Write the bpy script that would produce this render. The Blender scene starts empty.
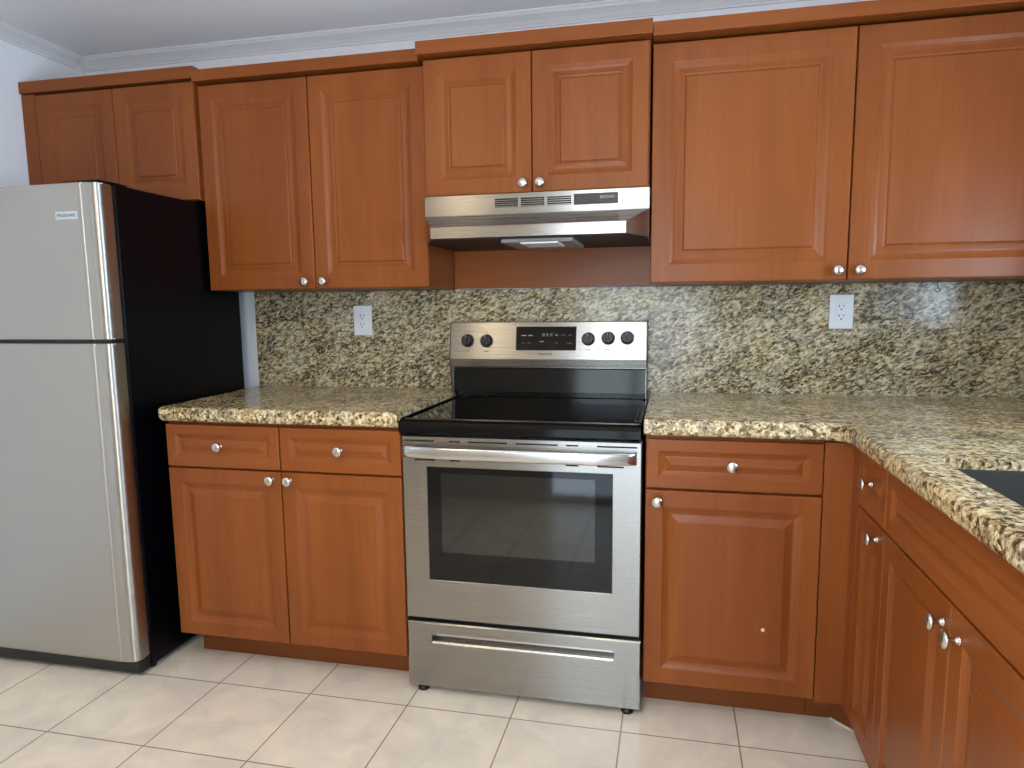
import bpy, bmesh, math, random
from mathutils import Vector, Matrix
random.seed(7)
S = bpy.context.scene
COL = S.collection
PI = math.pi

# ------------------------------------------------------------------ camera
F, PX, PY = 672.87, 527.40, 393.25
CAM = Vector((0.8393, -2.5315, 1.2019)); YAW, PITCH, ROLL = 0.2138, -0.1227, -0.0091
fw = Vector((-math.sin(YAW)*math.cos(PITCH), math.cos(YAW)*math.cos(PITCH), math.sin(PITCH)))
rt = Vector((math.cos(YAW), math.sin(YAW), 0)); up = rt.cross(fw)
R_ = math.cos(ROLL)*rt + math.sin(ROLL)*up; U_ = -math.sin(ROLL)*rt + math.cos(ROLL)*up
cd = bpy.data.cameras.new('camera'); cam = bpy.data.objects.new('camera', cd); COL.objects.link(cam)
M = Matrix((R_, U_, -fw)).transposed().to_4x4(); M.translation = CAM
cam.matrix_world = M
cd.sensor_fit = 'HORIZONTAL'; cd.sensor_width = 36; cd.lens = F/1024*36
cd.shift_x = -(PX-512)/1024; cd.shift_y = (PY-384)/1024
cd.clip_start = 0.02
S.camera = cam

# ------------------------------------------------------------------ world, lights, exposure
S.view_settings.view_transform = 'Standard'
try: S.view_settings.look = 'None'
except Exception: pass
S.view_settings.gamma = 1.0
S.view_settings.use_curve_mapping = False
S.view_settings.exposure = -0.24

w = bpy.data.worlds.new('daylight'); S.world = w; w.use_nodes = True
nt = w.node_tree; nt.nodes.clear()
out = nt.nodes.new('ShaderNodeOutputWorld'); bg = nt.nodes.new('ShaderNodeBackground')
tc = nt.nodes.new('ShaderNodeTexCoord'); sx = nt.nodes.new('ShaderNodeSeparateXYZ')
cr = nt.nodes.new('ShaderNodeValToRGB')
nt.links.new(tc.outputs['Generated'], sx.inputs[0]); nt.links.new(sx.outputs['Z'], cr.inputs[0])
mr = cr.color_ramp; mr.elements[0].position = 0.0; mr.elements[0].color = (.50, .60, .72, 1)
mr.elements[1].position = 0.35; mr.elements[1].color = (.62, .80, 1.0, 1)
e = mr.elements.new(0.02); e.color = (.16, .26, .15, 1)
e = mr.elements.new(0.12); e.color = (.20, .30, .18, 1)
e = mr.elements.new(0.16); e.color = (.60, .76, .95, 1)
nt.links.new(cr.outputs[0], bg.inputs[0]); bg.inputs[1].default_value = 6.0
nt.links.new(bg.outputs[0], out.inputs[0])

def area(name, loc, rot, sx_, sy_, power, color):
    l = bpy.data.lights.new(name, 'AREA'); l.shape = 'RECTANGLE'; l.size = sx_; l.size_y = sy_
    l.energy = power; l.color = color
    o = bpy.data.objects.new(name, l); COL.objects.link(o); o.location = loc; o.rotation_euler = rot
    return o
# daylight that falls in through the glazed opening behind and the window above the sink
REAR_Y = -2.78
DOOR_X0, DOOR_X1, DOOR_Z1 = 0.06, 1.06, 2.02
WIN_Y0, WIN_Y1, WIN_Z0, WIN_Z1 = -2.00, -0.80, 1.10, 1.62
LW_Y0, LW_Y1, LW_Z0, LW_Z1 = -2.66, -2.30, 1.0, 1.75
area('daylight_door', ((DOOR_X0+DOOR_X1)/2, REAR_Y-.30, 1.35), (PI/2+.30, 0, 0), DOOR_X1-DOOR_X0, 1.30, 34, (.80, .89, 1.0))
area('daylight_window', (2.36, (WIN_Y0+WIN_Y1)/2, (WIN_Z0+WIN_Z1)/2-.05), (0, PI/2+.30, 0), WIN_Z1-WIN_Z0, WIN_Y1-WIN_Y0, 60, (.56, .76, 1.0))
LAMP_POWER = 5.5

# ------------------------------------------------------------------ materials
def lin(c):
    return tuple(((v/255)/12.92 if v/255 <= .04045 else ((v/255+.055)/1.055)**2.4) for v in c)
def mat(name, rgb, rough=.5, metal=0., spec=.5, coat=0., coat_r=.1, lin_=False):
    m = bpy.data.materials.new(name); m.use_nodes = True
    b = m.node_tree.nodes['Principled BSDF']
    c = rgb if lin_ else lin(rgb)
    b.inputs['Base Color'].default_value = (*c, 1); b.inputs['Roughness'].default_value = rough
    b.inputs['Metallic'].default_value = metal; b.inputs['Specular IOR Level'].default_value = spec
    b.inputs['Coat Weight'].default_value = coat; b.inputs['Coat Roughness'].default_value = coat_r
    return m
def N(m, t): return m.node_tree.nodes.new(t)
def L(m, a, b): m.node_tree.links.new(a, b)
def BS(m): return m.node_tree.nodes['Principled BSDF']
def coords(m, scale, rot=(0, 0, 0), loc=(0, 0, 0), geo=False):
    mp = N(m, 'ShaderNodeMapping'); mp.inputs['Scale'].default_value = scale
    mp.inputs['Rotation'].default_value = rot; mp.inputs['Location'].default_value = loc
    t = N(m, 'ShaderNodeTexCoord'); L(m, t.outputs['Object'], mp.inputs[0])
    return mp
def noise(m, vec, scale, detail=3, rough=.5, dist=0.):
    n = N(m, 'ShaderNodeTexNoise'); n.inputs['Scale'].default_value = scale; n.inputs['Detail'].default_value = detail
    n.inputs['Roughness'].default_value = rough; n.inputs['Distortion'].default_value = dist
    L(m, vec, n.inputs['Vector']); return n
def ramp(m, fac, stops, interp='LINEAR'):
    r = N(m, 'ShaderNodeValToRGB'); r.color_ramp.interpolation = interp
    els = r.color_ramp.elements
    els[0].position = stops[0][0]; els[0].color = (*stops[0][1], 1)
    els[1].position = stops[-1][0]; els[1].color = (*stops[-1][1], 1)
    for p, c in stops[1:-1]:
        e = els.new(p); e.color = (*c, 1)
    L(m, fac, r.inputs[0]); return r
def mixc(m, fac, a, b, mode='MIX'):
    x = N(m, 'ShaderNodeMix'); x.data_type = 'RGBA'; x.blend_type = mode
    if isinstance(fac, (int, float)): x.inputs[0].default_value = fac
    else: L(m, fac, x.inputs[0])
    for s, v in ((6, a), (7, b)):
        if isinstance(v, tuple): x.inputs[s].default_value = (*v, 1)
        else: L(m, v, x.inputs[s])
    return x.outputs[2]
def bump(m, fac, strength, dist=.001):
    b = N(m, 'ShaderNodeBump'); b.inputs['Strength'].default_value = strength; b.inputs['Distance'].default_value = dist
    L(m, fac, b.inputs['Height']); L(m, b.outputs[0], BS(m).inputs['Normal'])

def wood_mat(name, horizontal=False, k=1.0):
    m = mat(name, (160, 90, 45), .33, 0, .22, .03, .2)
    t = N(m, 'ShaderNodeTexCoord'); oi = N(m, 'ShaderNodeObjectInfo')
    add = N(m, 'ShaderNodeVectorMath'); add.operation = 'MULTIPLY_ADD'
    add.inputs[1].default_value = (1, 1, 1)
    sc = N(m, 'ShaderNodeVectorMath'); sc.operation = 'SCALE'; sc.inputs[0].default_value = (17., 5., 9.)
    L(m, oi.outputs['Random'], sc.inputs['Scale'])
    L(m, t.outputs['Object'], add.inputs[0]); L(m, sc.outputs[0], add.inputs[2])
    mp = N(m, 'ShaderNodeMapping'); mp.inputs['Scale'].default_value = (.8, 7, 7) if horizontal else (7, 7, .8)
    L(m, add.outputs[0], mp.inputs[0])
    n1 = noise(m, mp.outputs[0], 1.3, 4, .55, .35)
    mp2 = N(m, 'ShaderNodeMapping'); mp2.inputs['Scale'].default_value = (2, 70, 70) if horizontal else (70, 70, 2)
    L(m, add.outputs[0], mp2.inputs[0])
    n2 = noise(m, mp2.outputs[0], 1.5, 3, .6, .2)
    a = tuple(v*k for v in (.215, .056, .0105)); b = tuple(v*k for v in (.248, .067, .0135)); c = tuple(v*k for v in (.282, .080, .0170))
    r = ramp(m, n1.outputs[0], [(.30, a), (.5, b), (.70, c)])
    r2 = ramp(m, n2.outputs[0], [(.35, (.94, .93, .92)), (.65, (1.03, 1.03, 1.03))])
    L(m, mixc(m, 1.0, r.outputs[0], r2.outputs[0], 'MULTIPLY'), BS(m).inputs['Base Color'])
    return m
WOOD = wood_mat('cherry_wood'); WOODH = wood_mat('cherry_wood_crosswise', True, 1.03)
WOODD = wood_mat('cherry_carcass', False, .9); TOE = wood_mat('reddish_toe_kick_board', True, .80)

def granite(name, scale=1.0, rot=(.0, .75, .0), stretch=(1., 1., .42), warm=0., lum=1.):
    m = mat(name, (150, 140, 115), .17, 0, .32)
    mp = coords(m, tuple(s*scale for s in stretch)); mp.inputs['Rotation'].default_value = rot
    # rotate first, then stretch: two mappings
    mp0 = coords(m, (1, 1, 1), rot)
    mp.inputs['Rotation'].default_value = (0, 0, 0)
    L(m, mp0.outputs[0], mp.inputs[0])
    v = mp.outputs[0]
    wn = noise(m, v, 90, 2, .5)
    wv = N(m, 'ShaderNodeVectorMath'); wv.operation = 'MULTIPLY_ADD'; wv.inputs[1].default_value = (.007, .007, .007)
    L(m, wn.outputs['Color'], wv.inputs[0]); L(m, v, wv.inputs[2])
    def cells(sc):
        vo = N(m, 'ShaderNodeTexVoronoi'); vo.inputs['Scale'].default_value = sc; L(m, wv.outputs[0], vo.inputs['Vector'])
        sp = N(m, 'ShaderNodeSeparateColor'); L(m, vo.outputs['Color'], sp.inputs[0]); return sp.outputs[0]
    big = noise(m, v, 9, 3, .6, .5); med = noise(m, v, 60, 4, .65, .3)
    def madd(a, ka, b):
        q = N(m, 'ShaderNodeMath'); q.operation = 'MULTIPLY_ADD'; L(m, a, q.inputs[0]); q.inputs[1].default_value = ka
        if isinstance(b, float): q.inputs[2].default_value = b
        else: L(m, b, q.inputs[2])
        return q.outputs[0]
    t1 = madd(cells(150), .44, 0.0); t2 = madd(cells(300), .24, t1); t3 = madd(big.outputs[0], .55, t2); t4 = madd(med.outputs[0], .75, t3)
    # mean about .21+.13+.275+.375 = .99
    t5 = madd(t4, .5, 0.0)
    W = 1+warm*.55; V = 1-warm*.75
    r = ramp(m, t5, [(.365, (.050*lum, .036*lum, .024*lum*V)), (.415, (.150*W*lum, .115*lum, .068*lum*V)), (.475, (.27*W*lum, .228*lum, .150*lum*V)), (.54, (.41*W*lum, .365*lum, .260*lum*V)), (.64, (.66*W*lum, .61*lum, .47*lum*V))])
    g = noise(m, v, 16, 2, .5, .4)
    gr = ramp(m, g.outputs[0], [(.42, (.97, .97, .96)), (.60, (1.06, .98, .82))])
    c2 = mixc(m, .8, r.outputs[0], gr.outputs[0], 'MULTIPLY')
    L(m, c2, BS(m).inputs['Base Color'])
    return m
GRAN_S = granite('granite_backsplash', 1.0, (0, .42, 0), (.62, 1, 1.1), .06, .93)
GRAN_C = granite('granite_countertop', 1.0, (.5, .5, .3), (.8, .8, .7), .20, 1.16)

STEEL_RGB = (.335, .320, .298)
def steel(name, rgb, rough, axis, aniso=True):
    m = mat(name, rgb, rough, 1.0, .5, lin_=True)
    if aniso:
        tg = N(m, 'ShaderNodeTangent'); tg.direction_type = 'UV_MAP'; tg.uv_map = 'UVMap'; L(m, tg.outputs[0], BS(m).inputs['Tangent'])
        BS(m).inputs['Anisotropic'].default_value = .85; BS(m).inputs['Anisotropic Rotation'].default_value = 0.25
    sc = {'x': (3, 900, 900), 'z': (900, 900, 3)}[axis]
    mp = coords(m, sc); n = noise(m, mp.outputs[0], 1.0, 2, .5)
    r = ramp(m, n.outputs[0], [(.3, (rough*.97,)*3), (.7, (rough*1.03,)*3)])
    L(m, r.outputs[0], BS(m).inputs['Roughness'])
    return m
STEEL = steel('brushed_steel', STEEL_RGB, .27, 'x')
STEELV = steel('brushed_steel_fridge', (.49, .47, .43), .36, 'x')
STEELB = steel('bright_steel', (.60, .585, .57), .22, 'x', False)
NICKEL = mat('satin_nickel', (205, 198, 188), .24, 1.0)
BLACKG = mat('black_glass', (3, 4, 6), .045, 0, .3)
BLACKE = mat('black_enamel', (3, 4, 6), .10, 0, .28)
OVENGL = mat('oven_window_glass', (9, 10, 9), .05, 0, .8, .12, .04)
OVENBD = mat('oven_window_border', (4, 4, 6), .05, 0, .4)
BLACKP = mat('black_plastic', (12, 12, 14), .35)
FRSIDE = mat('black_fridge_side', (3, 4, 8), .30, 0, .18)
RUBBER = mat('dark_gasket', (18, 18, 22), .55)
DARK = mat('dark_slot', (6, 5, 5), .7)
FILTER = mat('dark_grease_filter', (10, 10, 10), .5, .3)
WHITEP = mat('white_plastic', (222, 222, 226), .3)
GREYP = mat('grey_marks', (52, 52, 56), .5)
PALEM = mat('pale_marks', (165, 165, 160), .5)
GREEND = mat('green_display_marks', (40, 78, 52), .4)
BADGE = mat('badge_white_metal', (205, 212, 216), .35, .2)
BADGET = mat('badge_lettering', (88, 100, 112), .5)
LENS = mat('hood_lamp_lens', (225, 228, 228), .35)
HOUS = mat('hood_lamp_housing', (135, 128, 124), .5)
SINK = mat('dark_grey_sink', (66, 64, 60), .5, .2)
CAULK = mat('white_caulk', (225, 222, 214), .6)
CHIP = mat('pale_chip', (226, 200, 170), .7)
TRIMW = mat('white_trim_paint', (226, 228, 230), .35)
def wallm(name, rgb):
    m = mat(name, rgb, .6, 0, .3); mp = coords(m, (1, 1, 1)); n = noise(m, mp.outputs[0], 90, 3); bump(m, n.outputs[0], .08, .001); return m
WALL = wallm('white_wall_paint', (240, 243, 248)); CEIL = wallm('ceiling_paint', (246, 248, 252)); REARW = wallm('rear_wall_paint', (222, 214, 200))
# floor tiles
FL = mat('beige_floor_tile', (210, 196, 172), .22, 0, .5)
mp = coords(FL, (1, 1, 1), (0, 0, 0), (-.711+.326*20, .722+.328*20, 0))
bk = N(FL, 'ShaderNodeTexBrick'); bk.offset = 0; bk.inputs['Scale'].default_value = 1
bk.inputs['Brick Width'].default_value = .326; bk.inputs['Row Height'].default_value = .328
bk.inputs['Mortar Size'].default_value = .0023; bk.inputs['Mortar Smooth'].default_value = .3; bk.inputs['Bias'].default_value = 0
bk.inputs['Color1'].default_value = (.84, .73, .59, 1); bk.inputs['Color2'].default_value = (.88, .77, .62, 1); bk.inputs['Mortar'].default_value = (.34, .235, .15, 1)
L(FL, mp.outputs[0], bk.inputs[0])
mp2 = coords(FL, (1, 1, 1)); n = noise(FL, mp2.outputs[0], 7, 5, .6, .6)
r = ramp(FL, n.outputs[0], [(.35, (.88, .89, .91)), (.65, (1.06, 1.05, 1.03))])
L(FL, mixc(FL, 1., bk.outputs[0], r.outputs[0], 'MULTIPLY'), BS(FL).inputs['Base Color'])
bump(FL, bk.outputs['Fac'], -.5, .002)
GLASS = bpy.data.materials.new('clear_pane'); GLASS.use_nodes = True
g = GLASS.node_tree; g.nodes.clear(); go = g.nodes.new('ShaderNodeOutputMaterial'); gt = g.nodes.new('ShaderNodeBsdfTransparent'); gg = g.nodes.new('ShaderNodeBsdfGlossy')
gg.inputs['Roughness'].default_value = .02; gm = g.nodes.new('ShaderNodeMixShader'); gm.inputs[0].default_value = .06
g.links.new(gt.outputs[0], gm.inputs[1]); g.links.new(gg.outputs[0], gm.inputs[2]); g.links.new(gm.outputs[0], go.inputs[0])
LAMPG = mat('lamp_glass', (255, 235, 200), .4)
BS(LAMPG).inputs['Emission Color'].default_value = (1., .74, .42, 1); BS(LAMPG).inputs['Emission Strength'].default_value = 14

# ------------------------------------------------------------------ helpers
def obj(name, bm, m, parent=None, smooth=False):
    me = bpy.data.meshes.new(name)
    bmesh.ops.recalc_face_normals(bm, faces=bm.faces)
    bm.to_mesh(me); bm.free()
    for x in (m if isinstance(m, (list, tuple)) else [m]): me.materials.append(x)
    if smooth:
        for p in me.polygons: p.use_smooth = True
    if (m in (STEEL, STEELV)):
        uv = me.uv_layers.new(name='UVMap')
        for li, l in enumerate(me.loops):
            c_ = me.vertices[l.vertex_index].co; uv.data[li].uv = (c_.x+c_.y*.3, c_.z+c_.y*.01)
    o = bpy.data.objects.new(name, me); COL.objects.link(o)
    if parent: o.parent = parent
    return o
def tag(o, label, cat, group=None):
    o['label'] = label; o['category'] = cat
    if group: o['group'] = group
    return o
def thing(name, label, cat, loc=(0, 0, 0), rotz=0, group=None):
    o = bpy.data.objects.new(name, None); COL.objects.link(o); o.empty_display_size = .1
    o.location = loc; o.rotation_euler = (0, 0, rotz)
    return tag(o, label, cat, group)
def struct(name, bm, m, parent=None):
    o = obj(name, bm, m, parent)
    if not parent: o['kind'] = 'structure'
    return o
def box(bm, x0, x1, y0, y1, z0, z1, bev=0, seg=2):
    r = bmesh.ops.create_cube(bm, size=1)
    vs = r['verts']
    for v in vs: v.co = Vector(((x0+x1)/2+v.co.x*(x1-x0), (y0+y1)/2+v.co.y*(y1-y0), (z0+z1)/2+v.co.z*(z1-z0)))
    if bev:
        es = list({e for v in vs for e in v.link_edges})
        bmesh.ops.bevel(bm, geom=es, offset=bev, segments=seg, affect='EDGES', profile=.5)
    return bm
def bx(x0, x1, y0, y1, z0, z1, bev=0, seg=2): return box(bmesh.new(), x0, x1, y0, y1, z0, z1, bev, seg)
def prism(bm, pts, axis, a, b):
    """polygon pts extruded along axis from a to b; pts are the other two coords in order"""
    def P(p, t):
        if axis == 'x': return (t, p[0], p[1])
        if axis == 'y': return (p[0], t, p[1])
        return (p[0], p[1], t)
    va = [bm.verts.new(P(p, a)) for p in pts]; vb = [bm.verts.new(P(p, b)) for p in pts]
    bm.faces.new(va); bm.faces.new(vb[::-1]); n = len(pts)
    for i in range(n): bm.faces.new((va[i], va[(i+1) % n], vb[(i+1) % n], vb[i]))
    return bm
def lathe(bm, prof, mtx, seg=20):
    """prof = [(r, h)], revolved about local z, then transformed"""
    rings = []
    for r, h in prof:
        if r < 1e-6: rings.append([bm.verts.new(mtx @ Vector((0, 0, h)))])
        else: rings.append([bm.verts.new(mtx @ Vector((r*math.cos(2*PI*i/seg), r*math.sin(2*PI*i/seg), h))) for i in range(seg)])
    for A, B in zip(rings, rings[1:]):
        for i in range(seg):
            j = (i+1) % seg
            q = [A[0]] if len(A) == 1 else [A[i], A[j]]
            q += [B[0]] if len(B) == 1 else [B[j], B[i]]
            if len(q) > 2: bm.faces.new(q)
    return bm
FACE_Y = Matrix.Rotation(PI/2, 4, 'X')      # local z -> world -y
def panel_bm(x0, x1, z0, z1, yb, yf, prof):
    """raised-panel front: nested rectangles (inset, depth behind the face)"""
    bm = bmesh.new(); rings = []
    P = [(0, yb-yf), (0, .003), (.0012, .0009), (.003, 0)] + prof
    for ins, d in P:
        rings.append([bm.verts.new(c) for c in ((x0+ins, yf+d, z0+ins), (x1-ins, yf+d, z0+ins), (x1-ins, yf+d, z1-ins), (x0+ins, yf+d, z1-ins))])
    bm.faces.new(rings[0][::-1])
    for A, B in zip(rings, rings[1:]):
        for i in range(4): bm.faces.new((A[i], A[(i+1) % 4], B[(i+1) % 4], B[i]))
    bm.faces.new(rings[-1])
    return bm
def prof_door(i, wdt=.044):
    k = wdt/.046
    return [(i+a*k, d) for a, d in ((0, 0), (.0025, .0010), (.011, .0050), (.019, .0066), (.025, .0058), (.034, .0038), (.0365, .0046), (.0392, .0050), (.0430, .0014), (.046, .0008))]
def prof_bevel(i, w):
    return [(i, 0), (i+.0015, .0014), (i+w*.22, .0052), (i+w*.40, .0078), (i+w*.47, .0082), (i+w*.54, .0075), (i+w*.90, .0020), (i+w*.94, .0008), (i+w, .0006)]
DP = prof_door(.050, .046); BP = prof_bevel(.048, .046); DRP = prof_bevel(.033, .036)
def knob(x, z, y, parent):
    bm = bmesh.new()
    m_ = Matrix.Translation((x, y, z)) @ FACE_Y
    lathe(bm, [(0, 0), (.0085, 0), (.0085, .0015), (.0062, .003), (.0048, .008), (.0050, .014), (.0090, .0175), (.0148, .0195), (.0165, .0225), (.0150, .0262), (.0095, .0288), (0, .0297)], m_, 24)
    return obj('knob', bm, NICKEL, parent, True)
def door(parent, x0, x1, z0, z1, yf, kn=None, th=.019, prof=None, name='door', m=None, g=.0015):
    d = obj(name, panel_bm(x0+g, x1-g, z0+g, z1-g, yf+th, yf, prof or (DP if name == 'door' else DRP)), m or (WOOD if name == 'door' else WOODH), parent)
    if kn: knob(kn[0], kn[1], yf, d)
    return d
def text(name, s, size, loc, rot, m, parent, sx_=1.0, depth=.0004):
    cu = bpy.data.curves.new(name, 'FONT'); cu.body = s; cu.size = size; cu.align_x = 'CENTER'; cu.align_y = 'CENTER'; cu.extrude = depth
    o = bpy.data.objects.new(name, cu); COL.objects.link(o)
    bpy.context.view_layer.update()
    me = bpy.data.meshes.new_from_object(o.evaluated_get(bpy.context.evaluated_depsgraph_get()))
    bpy.data.objects.remove(o); bpy.data.curves.remove(cu)
    me.materials.clear(); me.materials.append(m)
    t = bpy.data.objects.new(name, me); COL.objects.link(t); t.parent = parent
    t.location = loc; t.rotation_euler = rot; t.scale = (sx_, 1, 1)
    return t

# ------------------------------------------------------------------ room
XL, XR, ZC = -1.622, 2.02, 2.266
struct('floor', bx(XL-.12, XR+.12, REAR_Y-.12, .12, -.08, 0), FL)
struct('ceiling', bx(XL-.12, XR+.12, REAR_Y-.12, .12, ZC, ZC+.1), CEIL)
struct('wall_back', bx(XL-.12, XR+.12, 0, .12, 0, ZC), WALL)
b = bmesh.new(); box(b, XL-.12, XL, REAR_Y-.12, LW_Y0, 0, ZC); box(b, XL-.12, XL, LW_Y1, 0, 0, ZC); box(b, XL-.12, XL, LW_Y0, LW_Y1, 0, LW_Z0); box(b, XL-.12, XL, LW_Y0, LW_Y1, LW_Z1, ZC)
struct('wall_left', b, WALL)
b = bmesh.new()   # right wall around the window over the sink
box(b, XR, XR+.12, REAR_Y-.12, WIN_Y0, 0, ZC); box(b, XR, XR+.12, WIN_Y1, 0, 0, ZC)
box(b, XR, XR+.12, WIN_Y0, WIN_Y1, 0, WIN_Z0); box(b, XR, XR+.12, WIN_Y0, WIN_Y1, WIN_Z1, ZC)
struct('wall_right', b, WALL)
b = bmesh.new()
box(b, XL, DOOR_X0, REAR_Y-.12, REAR_Y, 0, ZC); box(b, DOOR_X1, XR, REAR_Y-.12, REAR_Y, 0, ZC); box(b, DOOR_X0, DOOR_X1, REAR_Y-.12, REAR_Y, DOOR_Z1, ZC)
struct('wall_rear', b, REARW)
def frame_y(x0, x1, z0, z1, y0, y1, t, mull=()):
    b = bmesh.new(); box(b, x0, x0+t, y0, y1, z0, z1); box(b, x1-t, x1, y0, y1, z0, z1); box(b, x0+t, x1-t, y0, y1, z0, z0+t); box(b, x0+t, x1-t, y0, y1, z1-t, z1)
    for q in mull: box(b, q-t/2, q+t/2, y0, y1, z0+t, z1-t)
    return b
mx = (DOOR_X0+DOOR_X1)/2
d1 = struct('door_1', frame_y(DOOR_X0, DOOR_X1, 0, DOOR_Z1, REAR_Y-.09, REAR_Y-.03, .05, (mx,)), TRIMW)
obj('pane', bx(DOOR_X0+.05, mx-.025, REAR_Y-.063, REAR_Y-.057, .05, DOOR_Z1-.05), GLASS, d1)
obj('pane', bx(mx+.025, DOOR_X1-.05, REAR_Y-.063, REAR_Y-.057, .05, DOOR_Z1-.05), GLASS, d1)
b = bmesh.new(); t_ = .045
x0, x1 = XR+.03, XR+.09; my = (WIN_Y0+WIN_Y1)/2
box(b, x0, x1, WIN_Y0, WIN_Y0+t_, WIN_Z0, WIN_Z1); box(b, x0, x1, WIN_Y1-t_, WIN_Y1, WIN_Z0, WIN_Z1); box(b, x0, x1, WIN_Y0+t_, WIN_Y1-t_, WIN_Z0, WIN_Z0+t_); box(b, x0, x1, WIN_Y0+t_, WIN_Y1-t_, WIN_Z1-t_, WIN_Z1); box(b, x0, x1, my-.02, my+.02, WIN_Z0+t_, WIN_Z1-t_)
w1 = struct('window_1', b, TRIMW)
obj('pane', bx(x0+.027, x0+.033, WIN_Y0+t_, my-.02, WIN_Z0+t_, WIN_Z1-t_), GLASS, w1)
obj('pane', bx(x0+.027, x0+.033, my+.02, WIN_Y1-t_, WIN_Z0+t_, WIN_Z1-t_), GLASS, w1)
b = bmesh.new(); t_ = .035
box(b, XL-.09, XL-.03, LW_Y0, LW_Y0+t_, LW_Z0, LW_Z1); box(b, XL-.09, XL-.03, LW_Y1-t_, LW_Y1, LW_Z0, LW_Z1); box(b, XL-.09, XL-.03, LW_Y0+t_, LW_Y1-t_, LW_Z0, LW_Z0+t_); box(b, XL-.09, XL-.03, LW_Y0+t_, LW_Y1-t_, LW_Z1-t_, LW_Z1)
w2 = struct('window_2', b, TRIMW)
obj('pane', bx(XL-.063, XL-.057, LW_Y0+t_, LW_Y1-t_, LW_Z0+t_, LW_Z1-t_), GLASS, w2)
# crown moulding: profile (distance from wall, drop below ceiling)
CP = [(0, 0), (.045, 0), (.045, .005), (.040, .008), (.036, .014), (.026, .020), (.016, .028), (.010, .037), (.006, .041), (.006, .047), (0, .048)]
b = bmesh.new(); prism(b, [(-d, ZC-.0005-h) for d, h in CP], 'x', XL, XR); struct('trim_1', b, TRIMW)
b = bmesh.new(); prism(b, [(XL+d, ZC-.0005-h) for d, h in CP], 'y', REAR_Y, -.045); struct('trim_2', b, TRIMW)

# ------------------------------------------------------------------ upper cabinets
YU = -.300; ZUB = 1.2846
def trim_board(parent, x0, x1, yf, yb, z0, z1, name='top_trim'):
    return obj(name, bx(x0, x1, yf, yb, z0, z1, .002), WOODH, parent)
# over the fridge
c = thing('wall_cabinet', 'short two-door cherry wall cabinet above the fridge', 'cabinet', (-1.243, 0, 1.615), 0, None)
def upper(c, x0, x1, z0, z1, yf, splits, kz=None, filler=None):
    c['group'] = 'cherry wall cabinets in the upper row'
    ox, oz = c.location.x, c.location.z
    X = lambda v: v-ox
    obj('cabinet_body', bx(X(x0), X(x1), yf+.0195, -.002, 0, z1-oz), WOODD, c)
    return X
X = upper(c, -1.620, -.862, 1.615, 2.036, YU-.004, None)
obj('filler_strip', bx(X(-1.620), X(-1.560), YU-.002, YU+.015, 0, .421, .001), WOOD, c)
door(c, X(-1.559), X(-1.211), .0, .417, YU-.004); door(c, X(-1.211), X(-.8655), 0, .417, YU-.004)
trim_board(c, X(-1.620), X(-.8595), YU-.010, -.002, .4245, .467)
# left double
c = thing('wall_cabinet', 'tall two-door cherry wall cabinet between fridge and range hood', 'cabinet', (-.425, 0, ZUB))
X = upper(c, -.8525, .0100, ZUB, 2.010, YU, None)
zt = 2.021-ZUB
door(c, X(-.8525), X(-.4205), 0, zt-.006, YU, (X(-.455), .026)); door(c, X(-.4200), X(.0110), 0, zt-.006, YU, (X(-.384), .026))
trim_board(c, X(-.8575), X(-.003), YU-.022, -.002, zt+.002, zt+.041)
# over the hood
Y3 = -.3155
c = thing('wall_cabinet', 'short two-door cherry wall cabinet directly above the steel range hood', 'cabinet', (.385, 0, 1.584))
X = upper(c, .0125, .7560, 1.584, 2.030, Y3, None)
door(c, X(.0115), X(.380), 0, .442, Y3, (X(.352), .029)); door(c, X(.380), X(.7545), 0, .442, Y3, (X(.408), .029))
trim_board(c, X(-.002), X(.7625), Y3-.026, -.002, .450, .4925)
# right double
c = thing('wall_cabinet', 'widest tall two-door cherry wall cabinet right of the range hood', 'cabinet', (1.352, 0, ZUB))
X = upper(c, .7630, 2.018, ZUB, 2.020, YU, None)
zt4 = 2.024-ZUB
door(c, X(.7620), X(1.3515), 0, zt4-.007, YU, (X(1.3225), .029), prof=prof_door(.056, .050)); door(c, X(1.3525), X(1.936), 0, zt4-.007, YU, (X(1.384), .029), prof=prof_door(.056, .050))
obj('filler_strip', bx(X(1.938), X(2.018), YU, YU+.019, 0, zt4, .001), WOOD, c)
trim_board(c, X(.7640), X(2.018), YU-.034, -.002, zt4+.004, zt4+.044)
# wood panel behind the hood
tag(obj('wood_back_panel', bx(.0110, .7620, -.020, -.0015, ZUB+.002, 1.5835, .001), WOODH), 'plain reddish wood panel on the wall under the range hood', 'panel')
# small hook under the right cabinet
hk = thing('hanging_hook', 'tiny metal hook hanging under the right wall cabinet', 'hook', (1.672, -.10, ZUB-.0005))
b = bmesh.new(); lathe(b, [(0, 0), (.004, 0), (.004, -.004), (.0016, -.006), (.0016, -.022), (0, -.022)], Matrix.Identity(4), 10); obj('stem', b, NICKEL, hk, True)
b = bmesh.new()
pts = [Vector((.000+.007*math.sin(t), 0, -.029+.007*math.cos(t))) for t in [i*PI/8 for i in range(0, 13)]]
for p, q in zip(pts, pts[1:]):
    d = q-p; mt = Matrix.Translation(p) @ d.to_track_quat('Z', 'Y').to_matrix().to_4x4(); lathe(b, [(0, 0), (.0016, 0), (.0016, d.length*1.1), (0, d.length*1.1)], mt, 8)
obj('loop', b, BLACKP, hk, True)

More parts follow.
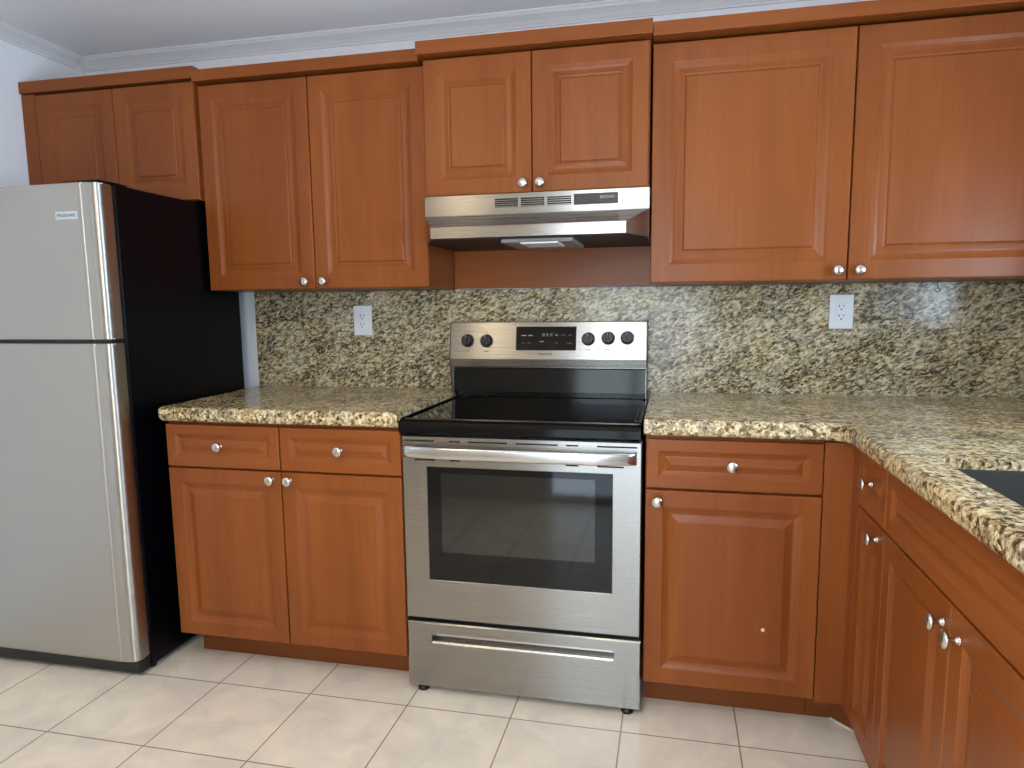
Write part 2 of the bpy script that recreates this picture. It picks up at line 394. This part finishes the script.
# ------------------------------------------------------------------ base cabinets
YB = -.6425; ZT = .852
def base_body(c, x0, x1, d, depth=.6, toe=.108, toe_y=.109, name='cabinet_body'):
    c['group'] = 'cherry base cabinets under the counters'
    obj(name, bx(x0, x1, .0195, depth, toe, ZT-.001), WOODD, c)
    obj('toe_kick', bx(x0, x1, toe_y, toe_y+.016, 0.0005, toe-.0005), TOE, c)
c = thing('base_cabinet', 'two-door two-drawer cherry base cabinet between fridge and stove', 'cabinet', (-.385, YB, 0))
X = lambda v: v+.385
base_body(c, X(-.797), X(.0325), 0)
door(c, X(-.797), X(-.3812), .113, .6955, 0, (X(-.412), .670), prof=BP); door(c, X(-.3802), X(.032), .113, .6955, 0, (X(-.349), .670), prof=BP)
door(c, X(-.797), X(-.3812), .6985, .842, 0, (X(-.594), .772), name='drawer'); door(c, X(-.3802), X(.032), .6985, .842, 0, (X(-.170), .773), name='drawer')
tk = [o for o in c.children if o.name.startswith('toe_kick')][0]
b = bmesh.new(); lathe(b, [(0, 0), (.005, 0), (.0035, .002), (0, .0025)], Matrix.Translation((X(-.515), .109, .068)) @ FACE_Y, 9); obj('chip', b, CHIP, tk, True)
c = thing('base_cabinet', 'single-door cherry base cabinet with one drawer right of the stove', 'cabinet', (1.008, YB, 0))
X = lambda v: v-1.008
base_body(c, X(.7690), X(1.2385), 0)
dd = door(c, X(.7690), X(1.2400), .113, .6955, 0, (X(.803), .664), prof=BP)
door(c, X(.7690), X(1.2400), .6985, .842, 0, (X(1.003), .772), name='drawer')
b = bmesh.new(); lathe(b, [(0, 0), (.0062, 0), (.0045, .002), (0, .0024)], Matrix.Translation((X(1.099), .0010, .305)) @ FACE_Y, 7); obj('chip', b, CHIP, dd)
# corner filler (L shaped) with diagonal toe kick
c = thing('corner_filler', 'plain vertical cherry filler strip at the inner corner of the base cabinets', 'filler panel', (1.2405, YB, 0))
X = lambda v: v-1.2405
XRUN = 1.312
b = bmesh.new()
prism(b, [(0, .001), (XRUN-1.2405, .001), (XRUN-1.2405, -.057), (XRUN-1.2405+.018, -.057), (XRUN-1.2405+.018, .019), (0, .019)], 'z', .108, .845)
obj('filler_board', b, WOOD, c)
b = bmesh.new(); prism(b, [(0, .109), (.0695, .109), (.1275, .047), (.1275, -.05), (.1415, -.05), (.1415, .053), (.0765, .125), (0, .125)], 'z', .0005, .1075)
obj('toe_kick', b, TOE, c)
b = bmesh.new(); prism(b, [(.0695, .1085), (.1275, .0465), (.124, .0445), (.0665, .1055)], 'z', .0005, .004)
obj('caulk_bead', b, CAULK, c)
# right run, doors face left (local +x runs toward the camera)
def run(name, label, y0): return thing(name, label, 'cabinet', (XRUN, y0, 0), -PI/2)
c = run('base_cabinet', 'narrow cherry base cabinet with small drawer beside the inner corner', -.70)
Wn = .226
base_body(c, .0005, Wn-.001, 0, .6, toe_y=.0695)
door(c, 0.001, Wn, .113, .6955, 0, (Wn-.046, .664), prof=BP); door(c, .001, Wn, .6985, .842, 0, (.114, .779), name='drawer')
c = run('base_cabinet', 'two-door cherry sink cabinet with long plain false front on the right', -.9265)
Ws = .765
base_body(c, .0005, Ws, 0, .0375, toe_y=.0695)
door(c, 0, .3815, .113, .6955, 0, (.351, .651), prof=BP); door(c, .3825, Ws, .113, .6955, 0, (.420, .651), prof=BP)
obj('false_front', panel_bm(.0015, Ws-.0015, .700, .8405, .019, 0, prof_bevel(.033, .036)), WOODH, c)
c = run('counter_end_panel', 'narrow cherry end panel closing the right counter run', -1.693)
c['category'] = 'panel'
obj('panel_core', bx(0, .06, .0195, .6, .0005, ZT-.001), WOODD, c)
obj('end_panel', bx(0, .06, 0, .0185, .113, .842, .0015), WOOD, c)

# ------------------------------------------------------------------ counters, sink, backsplash
ZB, ZTOP = .853, .8995
def slab(name, pts, m, r=.012, hole=None):
    """counter slab with rounded top and bottom front edges"""
    bm = bmesh.new()
    vb = [bm.verts.new((x, y, ZB)) for x, y in pts]
    f = bm.faces.new(vb); f.normal_update()
    if f.normal.z < 0: bmesh.ops.reverse_faces(bm, faces=[f])
    ex = bmesh.ops.extrude_face_region(bm, geom=[f])
    vs = [g for g in ex['geom'] if isinstance(g, bmesh.types.BMVert)]
    for v in vs: v.co.z = ZTOP
    bm.edges.ensure_lookup_table()
    return bm
def rounded(poly, radii, n=5):
    out = []; k = len(poly)
    for i, (p, r) in enumerate(zip(poly, radii)):
        p = Vector(p); 
        if r == 0: out.append(tuple(p)); continue
        a = (Vector(poly[i-1])-p).normalized(); c_ = (Vector(poly[(i+1) % k])-p).normalized()
        ang = a.angle(c_); t = r/math.tan(ang/2)
        s = p+a*t; e_ = p+c_*t; ctr = p+(a+c_).normalized()*(r/math.sin(ang/2))
        s0 = (s-ctr); e0 = (e_-ctr); 
        for j in range(n+1):
            q = s0.lerp(e0, j/n)
            # circular
            th = j/n; w_ = s0.angle(e0); q = (math.sin((1-th)*w_)*s0+math.sin(th*w_)*e0)/math.sin(w_)
            out.append(tuple(ctr+q))
    return out
def bevel_edges(bm, test, off, seg=4):
    es = [e for e in bm.edges if len(e.link_faces) == 2 and abs(e.verts[0].co.z-e.verts[1].co.z) < 1e-5 and test((e.verts[0].co+e.verts[1].co)/2)]
    bmesh.ops.bevel(bm, geom=es, offset=off, segments=seg, affect='EDGES', profile=.5)
pl = rounded([(-.808, -.667), (.0325, -.667), (.0325, -.108), (.0070, -.108), (.0070, -.0225), (-.860, -.0225)], [.022, 0, 0, 0, 0, 0])
bm = slab('c', pl, GRAN_C)
bevel_edges(bm, lambda c_: c_.y < -.05 and c_.x < .031, .016)
tag(obj('countertop', bm, GRAN_C), 'speckled granite countertop between fridge and stove', 'countertop')
Y1R = -1.75
XE = 1.282      # front edge of the right run
pr = rounded([(.764, -.667), (XE, -.667), (XE, Y1R), (2.018, Y1R), (2.018, -.0225), (.764, -.0225)], [0, .05, 0, 0, 0, 0])
bm = slab('c', pr, GRAN_C)
bevel_edges(bm, lambda c_: (c_.y < -.6 and c_.x < XE+.02 and c_.y > Y1R+.01 and c_.x > .766), .016)
ct = obj('countertop', bm, GRAN_C)
tag(ct, 'L-shaped speckled granite countertop holding the sink, right of the stove', 'countertop')
HX0, HX1, HY0, HY1 = 1.362, 1.800, -1.640, -1.058
cut = bmesh.new(); hp = rounded([(HX0, HY0), (HX1, HY0), (HX1, HY1), (HX0, HY1)], [.03]*4)
prism(cut, hp, 'z', .80, .95); cutter = obj('cutter', cut, GRAN_C)
md = ct.modifiers.new('b', 'BOOLEAN'); md.operation = 'DIFFERENCE'; md.object = cutter; md.solver = 'EXACT'
pocket = obj('pocket', bx(1.335, 1.95, -1.70, -.75, .80, .878), GRAN_C)
md2 = ct.modifiers.new('p', 'BOOLEAN'); md2.operation = 'DIFFERENCE'; md2.object = pocket; md2.solver = 'EXACT'
bpy.context.view_layer.update()
me = bpy.data.meshes.new_from_object(ct.evaluated_get(bpy.context.evaluated_depsgraph_get()))
ct.modifiers.clear(); ct.data = me; bpy.data.objects.remove(cutter); bpy.data.objects.remove(pocket)
# sink
sk = thing('kitchen_sink', 'dark grey undermount sink in the right granite counter', 'sink', ((HX0+HX1)/2, (HY0+HY1)/2, .877-.19))
hx, hy = (HX1-HX0)/2+.006, (HY1-HY0)/2+.006
b = bmesh.new(); rings = []
zt_ = .19
for ins, z in ((-.012, zt_), (0.003, zt_), (.003, zt_-.004), (.006, .03), (.012, .010), (.03, .002), (.16, 0)):
    pp = rounded([(-hx+ins, -hy+ins), (hx-ins, -hy+ins), (hx-ins, hy-ins), (-hx+ins, hy-ins)], [.03]*4)
    rings.append([b.verts.new((x, y, z)) for x, y in pp])
for A, B in zip(rings, rings[1:]):
    for i in range(len(A)): b.faces.new((A[i], A[(i+1) % len(A)], B[(i+1) % len(A)], B[i]))
b.faces.new(rings[-1])
so = obj('basin', b, SINK, sk, True)
md = so.modifiers.new('t', 'SOLIDIFY'); md.thickness = .0015; md.offset = 0
b = bmesh.new(); lathe(b, [(0, .004), (.020, .004), (.034, .0035), (.040, .0015), (.040, .0008)], Matrix.Translation((0, 0, .001)), 24); obj('drain', b, NICKEL, sk, True)
# backsplash with the stove section in one run, and a right return
tag(obj('backsplash', bx(-.860, 2.018, -.0205, -.0010, .853, ZUB-.001, .0015), GRAN_S), 'full-height speckled granite backsplash along the back wall', 'backsplash')
tag(obj('backsplash', bx(1.9995, 2.0185, Y1R, -.0215, .9005, 1.075, .0015), GRAN_S), 'low granite backsplash along the right wall behind the sink', 'backsplash')

# ------------------------------------------------------------------ outlets
def outlet(x, z, label):
    t = thing('wall_outlet', label, 'outlet', (x, -.0212, z), 0, 'wall outlets on the backsplash')
    obj('cover_plate', bx(-.0385, .0385, -.006, 0, -.0585, .0585, .0022, 3), WHITEP, t)
    rc = obj('receptacle', bx(-.0175, .0175, -.0085, -.0058, -.034, .034, .0012), WHITEP, t)
    for s in (1, -1):
        b = bmesh.new()
        box(b, -.0085, -.0060, -.0092, -.0084, s*.0165-.001, s*.0165+.008); box(b, .0060, .0082, -.0092, -.0084, s*.0165, s*.0165+.0075)
        lathe(b, [(0, 0), (.0028, 0), (.0028, .0008), (0, .0008)], Matrix.Translation((0, -.0084, s*.0165-.008)) @ FACE_Y, 10)
        obj('socket_slots', b, GREYP, rc)
    for s in (1, -1):
        b = bmesh.new(); lathe(b, [(0, 0), (.003, 0), (.0024, .0008), (0, .0009)], Matrix.Translation((0, -.0061, s*.047)) @ FACE_Y, 10); obj('screw', b, WHITEP, t, True)
outlet(-.3755, 1.167, 'white duplex wall outlet on the backsplash left of the stove')
outlet(1.402, 1.187, 'white duplex wall outlet on the backsplash right of the stove')

# ------------------------------------------------------------------ fridge
fr = thing('refrigerator', 'stainless top-freezer refrigerator with black sides at the left', 'refrigerator', (-1.235, -.42, 0))
FX = lambda v: v+1.235
FY = lambda v: v+.42
XF0, XF1 = -1.605, -.8668
obj('cabinet_body', bx(FX(XF0), FX(XF1), FY(-.700), FY(-.106), .018, 1.603, .006), FRSIDE, fr)
obj('gasket', bx(FX(XF0+.008), FX(XF1-.004), FY(-.7085), FY(-.6995), .066, 1.594), RUBBER, fr)
def fprof(x0, x1, yb, yf):
    pts = [(x0, yb), (x0, yf+.02), (x0+.006, yf+.006), (x0+.02, yf)]
    xe = x1
    # right edge: flat, small step, shallow flute, full round into the side
    cx_ = x1-.062                       # rounded bead, then a shallow flute, then the rounded corner
    for i in range(0, 9):
        a = PI*i/8; pts.append((cx_-.006*math.cos(a), yf-.0035*math.sin(a)))
    pts += [(x1-.050, yf+.0012), (x1-.040, yf+.0016), (x1-.032, yf+.0002), (x1-.026, yf-.0004)]
    for i in range(1, 9):
        a = i/8*PI/2
        pts.append((x1-.022+.022*math.sin(a), yf+.024*(1-math.cos(a))))
    pts += [(x1, yb)]
    return pts
def fdoor(z0, z1, n):
    b = bmesh.new(); prism(b, [(FX(x), FY(y)) for x, y in fprof(XF0, XF1+.0003, -.709, -.765)], 'z', z0, z1)
    es = [e for e in b.edges if abs(e.verts[0].co.z-e.verts[1].co.z) < 1e-6 and (e.verts[0].co.y+e.verts[1].co.y)/2 < FY(-.715)]
    bmesh.ops.bevel(b, geom=es, offset=.0025, segments=2, affect='EDGES')
    return obj(n, b, STEELV, fr)
fz = fdoor(1.124, 1.598, 'freezer_door'); fd = fdoor(.062, 1.110, 'fridge_door')
for d in (fz, fd):
    for p in d.data.polygons: p.use_smooth = True
    d.data.set_sharp_from_angle(angle=.35)
obj('gap_strip', bx(FX(XF0+.004), FX(XF1-.003), FY(-.752), FY(-.7095), 1.1103, 1.1237), BLACKP, fr)
obj('base_grille', bx(FX(XF0+.006), FX(XF1-.004), FY(-.748), FY(-.7005), .012, .0605, .006), BLACKP, fr)
b = bmesh.new(); lathe(b, [(0, 0), (.018, 0), (.018, .017), (0, .017)], Matrix.Translation((FX(-.90), FY(-.67), .0003)), 14); obj('foot', b, BLACKP, fr)
b = bmesh.new(); lathe(b, [(0, 0), (.018, 0), (.018, .017), (0, .017)], Matrix.Translation((FX(-1.56), FY(-.67), .0003)), 14); obj('foot', b, BLACKP, fr)
obj('hinge_cover', bx(FX(-.945), FX(-.872), FY(-.755), FY(-.64), 1.6035, 1.6085, .002), BLACKP, fr)
bd = obj('badge', bx(FX(-1.0225), FX(-.9420), FY(-.7672), FY(-.7650), 1.4905, 1.5145, .0008), BADGE, fz)
text('badge_text', 'FRIGIDAIRE', .0135, (FX(-.9822), FY(-.7675), 1.5025), (PI/2, 0, 0), BADGET, bd, 1.0)

# ------------------------------------------------------------------ range
rg = thing('electric_range', 'stainless steel electric range with black glass cooktop', 'stove', (.399, -.34, 0))
GX = lambda v: v-.399
GY = lambda v: v+.34
RX0, RX1 = .0355, .7575
YO = -.640
obj('range_body', bx(GX(RX0+.006), GX(RX1-.006), GY(-.598), GY(-.030), .028, .851), BLACKP, rg)
# oven door
def notch_panel(x0, x1, z0, z1, yf, yb, hx0, hx1, hz0, hz1, r=.004):
    """slab with rectangular opening"""
    b = bmesh.new()
    o = [(x0, z0), (x1, z0), (x1, z1), (x0, z1)]; h = [(hx0, hz0), (hx1, hz0), (hx1, hz1), (hx0, hz1)]
    r_ = r
    oi = [(x0+r_, z0+r_), (x1-r_, z0+r_), (x1-r_, z1-r_), (x0+r_, z1-r_)]
    ho = [(hx0-.002, hz0-.002), (hx1+.002, hz0-.002), (hx1+.002, hz1+.002), (hx0-.002, hz1+.002)]
    V = lambda pts, y: [b.verts.new((x, y, z)) for x, z in pts]
    L0, L1, L2, L3, L4, L5 = V(o, yb), V(o, yf+r_), V(oi, yf), V(ho, yf), V(h, yf+.002), V(h, yb)
    seq = [L0, L1, L2, L3, L4, L5, L0]
    for A, B in zip(seq, seq[1:]):
        for i in range(4): b.faces.new((A[i], A[(i+1) % 4], B[(i+1) % 4], B[i]))
    return b
od = obj('oven_door', notch_panel(GX(.0330), GX(.7595), .2465, .8290, GY(YO), GY(-.6005), GX(.1135), GX(.6755), .3755, .7325), STEEL, rg)
obj('window_border', bx(GX(.1137), GX(.6753), GY(YO+.0015), GY(YO+.008), .3757, .7323), OVENBD, od)
wg = obj('window_glass', bx(GX(.1570), GX(.6260), GY(YO+.0008), GY(YO+.0014), .466, .714), OVENGL, od)
# handle: wide bowed band standing off the door
b = bmesh.new(); n = 28; sec = 10
rings = []
for i in range(n+1):
    t = i/n; x = .0390+(.7440-.0390)*t
    s = 1-(2*t-1)**2
    end = min(1, min(t, 1-t)/.035)
    off = .012+.024*min(1, s*1.7) ** .8
    zc = .7825; hz = .0178
    th = .011
    ring = []
    for k in range(sec*2):
        a = 2*PI*k/(sec*2)
        ring.append(b.verts.new((GX(x), GY(YO-off)-th*.5*math.sin(a) * (1 if math.sin(a) > 0 else .6), zc+hz*math.copysign(abs(math.cos(a))**.7, math.cos(a)))))
    rings.append(ring)
for A, B in zip(rings, rings[1:]):
    for k in range(len(A)): b.faces.new((A[k], A[(k+1) % len(A)], B[(k+1) % len(A)], B[k]))
b.faces.new(rings[0]); b.faces.new(rings[-1][::-1])
hd = obj('door_handle', b, STEELB, od, True)
for xx in (.0415, .7170):
    obj('handle_mount', bx(GX(xx), GX(xx+.027), GY(YO-.014), GY(YO-.0002), .769, .796, .002), STEELB, hd)
# vent slots: dark dashes cut in the door front
def slots(lst, z, y):
    for a, c_ in lst:
        obj('vent_slot', bx(GX(a), GX(c_), GY(YO-.0008), GY(YO-.0001), z-.0022, z+.0022), DARK, od)
slots([(.041, .139), (.186, .220), (.245, .366), (.392, .517), (.541, .577), (.632, .745)], .8130, 0)
slots([(.075, .140), (.188, .220), (.541, .577), (.632, .708)], .7545, 0)
# drawer with scooped pull
dx0, dx1, dz0, dz1 = GX(.0330), GX(.7620), .0190, .2340
b = notch_panel(dx0, dx1, dz0, dz1, GY(YO), GY(-.6005), GX(.1145), GX(.6820), .1680, .1990)
dr = obj('storage_drawer', b, STEEL, rg)
b = bmesh.new()
prism(b, [(GY(YO+.0005), .1672), (GY(YO+.004), .1720), (GY(YO+.011), .1760), (GY(YO+.020), .1780), (GY(YO+.026), .1800), (GY(YO+.028), .1995), (GY(YO+.0325), .1995), (GY(YO+.0325), .1672)], 'x', GX(.1147), GX(.6818))
obj('drawer_pull', b, STEELB, dr)
for xx in (.075, .722):
    b = bmesh.new(); lathe(b, [(0, 0), (.017, 0), (.019, .004), (.017, .012), (.010, .014), (.010, .0180), (0, .0180)], Matrix.Translation((GX(xx), GY(-.618), .0003)), 16); obj('foot', b, BLACKP, rg, True)
# cooktop
b = bmesh.new()
prism(b, [(GY(-.640), .8320), (GY(-.652), .8335), (GY(-.658), .840), (GY(-.659), .862), (GY(-.655), .873), (GY(-.645), .8790), (GY(-.628), .8800), (GY(-.624), .8765), (GY(-.60), .8760), (GY(-.10), .8760), (GY(-.096), .8800), (GY(-.088), .8800), (GY(-.088), .8515), (GY(-.61), .8515), (GY(-.612), .8320)], 'x', GX(RX0-.001), GX(RX1-.003))
ck = obj('cooktop', b, BLACKE, rg)
b = bx(GX(RX0+.022), GX(RX1-.024), GY(-.618), GY(-.104), .8762, .8790, .001); gl = obj('cooktop_glass', b, BLACKG, ck)
for xx in (RX0-.001, RX1-.011):
    obj('side_rim', bx(GX(xx), GX(xx+.008), GY(-.640), GY(-.098), .8762, .8830, .002), BLACKE, ck)
def ring(x, y, r, m, p):
    b = bmesh.new(); seg = 48
    A = [b.verts.new((GX(x)+r*math.cos(2*PI*i/seg), GY(y)+r*math.sin(2*PI*i/seg), .87915)) for i in range(seg)]
    B = [b.verts.new((GX(x)+(r-.0015)*math.cos(2*PI*i/seg), GY(y)+(r-.0015)*math.sin(2*PI*i/seg), .87915)) for i in range(seg)]
    for i in range(seg): b.faces.new((A[i], A[(i+1) % seg], B[(i+1) % seg], B[i]))
    obj('burner_ring', b, m, p)
RINGM = mat('burner_ring_print', (22, 22, 24), .12)
for x, y, r_ in ((.215, -.47, .105), (.585, -.47, .085), (.215, -.22, .075), (.585, -.22, .095)): ring(x, y, r_, RINGM, gl)
# backguard
BX0, BX1 = .0120, .7460
b = bmesh.new()
prism(b, [(GY(-.030), .8805), (GY(-.030), 1.152), (GY(-.034), 1.1585), (GY(-.066), 1.1600), (GY(-.072), 1.157), (GY(-.098), 1.022), (GY(-.092), .994), (GY(-.070), .990), (GY(-.070), .8805)], 'x', GX(BX0), GX(BX1))
bgd = obj('backguard', b, STEEL, rg)
b = bmesh.new()
prism(b, [(GY(-.0712), .9885), (GY(-.0800), .9885), (GY(-.0820), .984), (GY(-.0905), .8990), (GY(-.0905), .8810), (GY(-.0712), .8810)], 'x', GX(BX0+.010), GX(BX1-.002))
obj('lower_panel', b, BLACKE, bgd)
for xx in (BX0-.003, BX1+.0003):
    b = bmesh.new()
    prism(b, [(GY(-.030), .8805), (GY(-.030), 1.1585), (GY(-.067), 1.1610), (GY(-.073), 1.157), (GY(-.099), 1.022), (GY(-.093), .993), (GY(-.080), .8805)], 'x', GX(xx), GX(xx+.0027)); obj('end_cap', b, BLACKP, bgd)
# things mounted on the tilted face: local frame (u along x, v up the face, n out)
p0 = Vector((0, GY(-.098), 1.022)); p1 = Vector((0, GY(-.072), 1.157)); vdir = (p1-p0).normalized(); ndir = Vector((0, -vdir.z, vdir.y))
def FM(x, z):
    t = (z-1.022)/(1.157-1.022); o = p0.lerp(p1, t)
    m_ = Matrix((Vector((1, 0, 0)), vdir, Vector((1, 0, 0)).cross(vdir))).transposed().to_4x4()
    m_.translation = Vector((GX(x), o.y, o.z)); return m_
def fbox(x0, x1, z0, z1, h0, h1, bev=0):
    zc = (z0+z1)/2; b = bx(-(x1-x0)/2, (x1-x0)/2, -(z1-z0)/2, (z1-z0)/2, h0, h1, bev); b.transform(FM((x0+x1)/2, zc)); return b
cp = obj('control_display', fbox(.267, .4925, 1.0535, 1.1420, .0001, .0022, .0008), BLACKG, bgd)
for x0, x1, z0, z1, m in ((.288, .305, 1.107, 1.110, PALEM), (.313, .330, 1.107, 1.110, PALEM), (.288, .303, 1.079, 1.082, GREYP), (.311, .324, 1.079, 1.082, GREYP), (.357, .373, 1.085, 1.0875, PALEM),
        (.366, .376, 1.105, 1.117, GREEND), (.380, .390, 1.105, 1.117, GREEND), (.395, .405, 1.105, 1.117, GREEND), (.415, .424, 1.108, 1.111, PALEM), (.437, .452, 1.108, 1.111, GREYP), (.463, .475, 1.108, 1.111, GREYP), (.415, .424, 1.079, 1.082, GREYP), (.459, .478, 1.078, 1.082, GREYP)):
    obj('panel_mark', fbox(x0, x1, z0, z1, .0023, .0026), m, cp)
tx = text('brand_text', 'FRIGIDAIRE', .0100, (0, 0, 0), (0, 0, 0), GREYP, bgd, 1.0)
mm = FM(.379, 1.041); tx.location = mm.translation + ndir*.0006; tx.rotation_euler = mm.to_euler()
for x, z in ((.0785, 1.090), (.153, 1.089), (.5365, 1.096), (.609, 1.099), (.6775, 1.100)):
    b = bmesh.new(); m_ = FM(x, z)
    lathe(b, [(0, 0), (.0245, 0), (.0245, .0025), (.0215, .004), (.0205, .016), (.0185, .0185), (0, .0190)], m_, 28)
    kb = obj('burner_knob', b, BLACKP, bgd, True); kb.data.set_sharp_from_angle(angle=.6)
    b = bx(-.0048, .0048, -.0200, .0200, .0175, .0275, .0022); b.transform(m_); obj('grip', b, BLACKP, kb)
    b = bx(-.0008, .0008, .006, .0185, .0274, .0278); b.transform(m_); obj('pointer', b, PALEM, kb)
    obj('dial_mark', fbox(x-.002, x+.002, z+.0305, z+.0345, .0003, .0006), GREYP, bgd)
    obj('dial_mark', fbox(x-.010, x+.010, z-.0405, z-.0380, .0003, .0006), GREYP, bgd)

# ------------------------------------------------------------------ range hood
hd_ = thing('range_hood', 'stainless under-cabinet range hood above the stove', 'range hood', (.3875, -.20, 1.430))
HXx = lambda v: v-.3875
HYy = lambda v: v+.20
hx0, hx1 = .0145, .7590
ZF0, ZF1 = 1.517-1.43, 1.5815-1.43
yf, yl = -.331, -.460
lx0, lx1 = .0785, .6955
b = bmesh.new()
def V(x, y, z): return b.verts.new((HXx(x), HYy(y), z))
# front shell: fascia, flared skirt and lip, sides
T0, T1 = V(hx0, yf, ZF1), V(hx1, yf, ZF1); A0, A1 = V(hx0, yf, ZF0), V(hx1, yf, ZF0)
B0, B1 = V(lx0, yl, .034), V(lx1, yl, .034); C0, C1 = V(lx0, yl+.001, 0), V(lx1, yl+.001, 0)
S0, S1 = V(hx0, yf, 0), V(hx1, yf, 0)
K0, K1 = V(hx0, -.022, 0), V(hx1, -.022, 0); KT0, KT1 = V(hx0, -.022, ZF1), V(hx1, -.022, ZF1)
for f in ((T0, A0, A1, T1), (A0, B0, B1, A1), (B0, C0, C1, B1), (A0, S0, C0, B0), (A1, B1, C1, S1), (T0, KT0, K0, S0, A0), (T1, A1, S1, K1, KT1), (T0, T1, KT1, KT0), (K0, KT0, KT1, K1), (C0, S0, K0, K1, S1, C1)): b.faces.new(f)
es = [e for e in b.edges if {e.verts[0], e.verts[1]} in ({A0, A1}, {B0, B1})]
bmesh.ops.bevel(b, geom=es, offset=.002, segments=2, affect='EDGES')
obj('hood_shell', b, STEEL, hd_)
b = bmesh.new()
prism(b, [(HXx(lx0+.006), HYy(yl+.01)), (HXx(lx1-.006), HYy(yl+.01)), (HXx(hx1-.006), HYy(yf+.008)), (HXx(hx1-.006), HYy(-.028)), (HXx(hx0+.006), HYy(-.028)), (HXx(hx0+.006), HYy(yf+.008))], 'z', -.003, -.0003)
obj('grease_filter', b, FILTER, hd_)
lh = obj('lamp_housing', bx(HXx(.300), HXx(.530), HYy(-.425), HYy(-.16), -.016, -.0032, .003), HOUS, hd_)
obj('lamp_lens', bx(HXx(.365), HXx(.485), HYy(-.435), HYy(-.30), -.0215, -.0162, .002), LENS, lh)
for a, c_ in ((.258, .335), (.346, .423), (.433, .511)):
    z0, z1 = (1.5385+(a-.258)*.00) -1.43, 1.5675-1.43
    vg = obj('louver_grille', bx(HXx(a), HXx(c_), HYy(yf-.0008), HYy(yf-.0002), z0, z1), DARK, hd_)
    b = bmesh.new()
    for i in range(5):
        z = z0+.0010+i*(z1-z0-.0030)/4.0
        box(b, HXx(a+.001), HXx(c_-.001), HYy(yf-.003), HYy(yf-.0009), z, z+.0019)
    obj('louver', b, STEEL, vg)
sp = obj('switch_panel', bx(HXx(.520), HXx(.661), HYy(yf-.003), HYy(yf-.0002), 1.5365-1.43, 1.5705-1.43, .001), BLACKP, hd_)
text('brand_text', 'BROAN', .0135, (HXx(.627), HYy(yf-.0034), 1.5570-1.43), (PI/2, 0, 0), PALEM, sp, 1.0)
for xx in (.545, .590): obj('switch', bx(HXx(xx), HXx(xx+.016), HYy(yf-.005), HYy(yf-.0031), 1.5425-1.43, 1.5490-1.43, .001), GREYP, sp)

# ------------------------------------------------------------------ ceiling lamps (behind the camera)
def lamp(x, y, label):
    t = thing('ceiling_lamp', label, 'lamp', (x, y, ZC-.0005), 0, 'ceiling lamps')
    b = bmesh.new(); lathe(b, [(0, 0), (.150, 0), (.150, -.018), (.135, -.024), (0, -.024)], Matrix.Identity(4), 32); obj('lamp_base', b, NICKEL, t, True)
    b = bmesh.new(); lathe(b, [(.128, -.0245), (.125, -.045), (.10, -.072), (.06, -.088), (0, -.093)], Matrix.Identity(4), 32); obj('lamp_shade', b, LAMPG, t, True)
    l = bpy.data.lights.new('bulb', 'AREA'); l.shape = 'DISK'; l.size = .26; l.energy = LAMP_POWER; l.color = (1., .84, .60)
    o = bpy.data.objects.new('bulb', l); COL.objects.link(o); o.parent = t; o.location = (0, 0, -.10)
lamp(-.47, -2.2, 'round warm ceiling lamp nearer the left wall'); lamp(.43, -2.2, 'round warm ceiling lamp nearer the room centre')
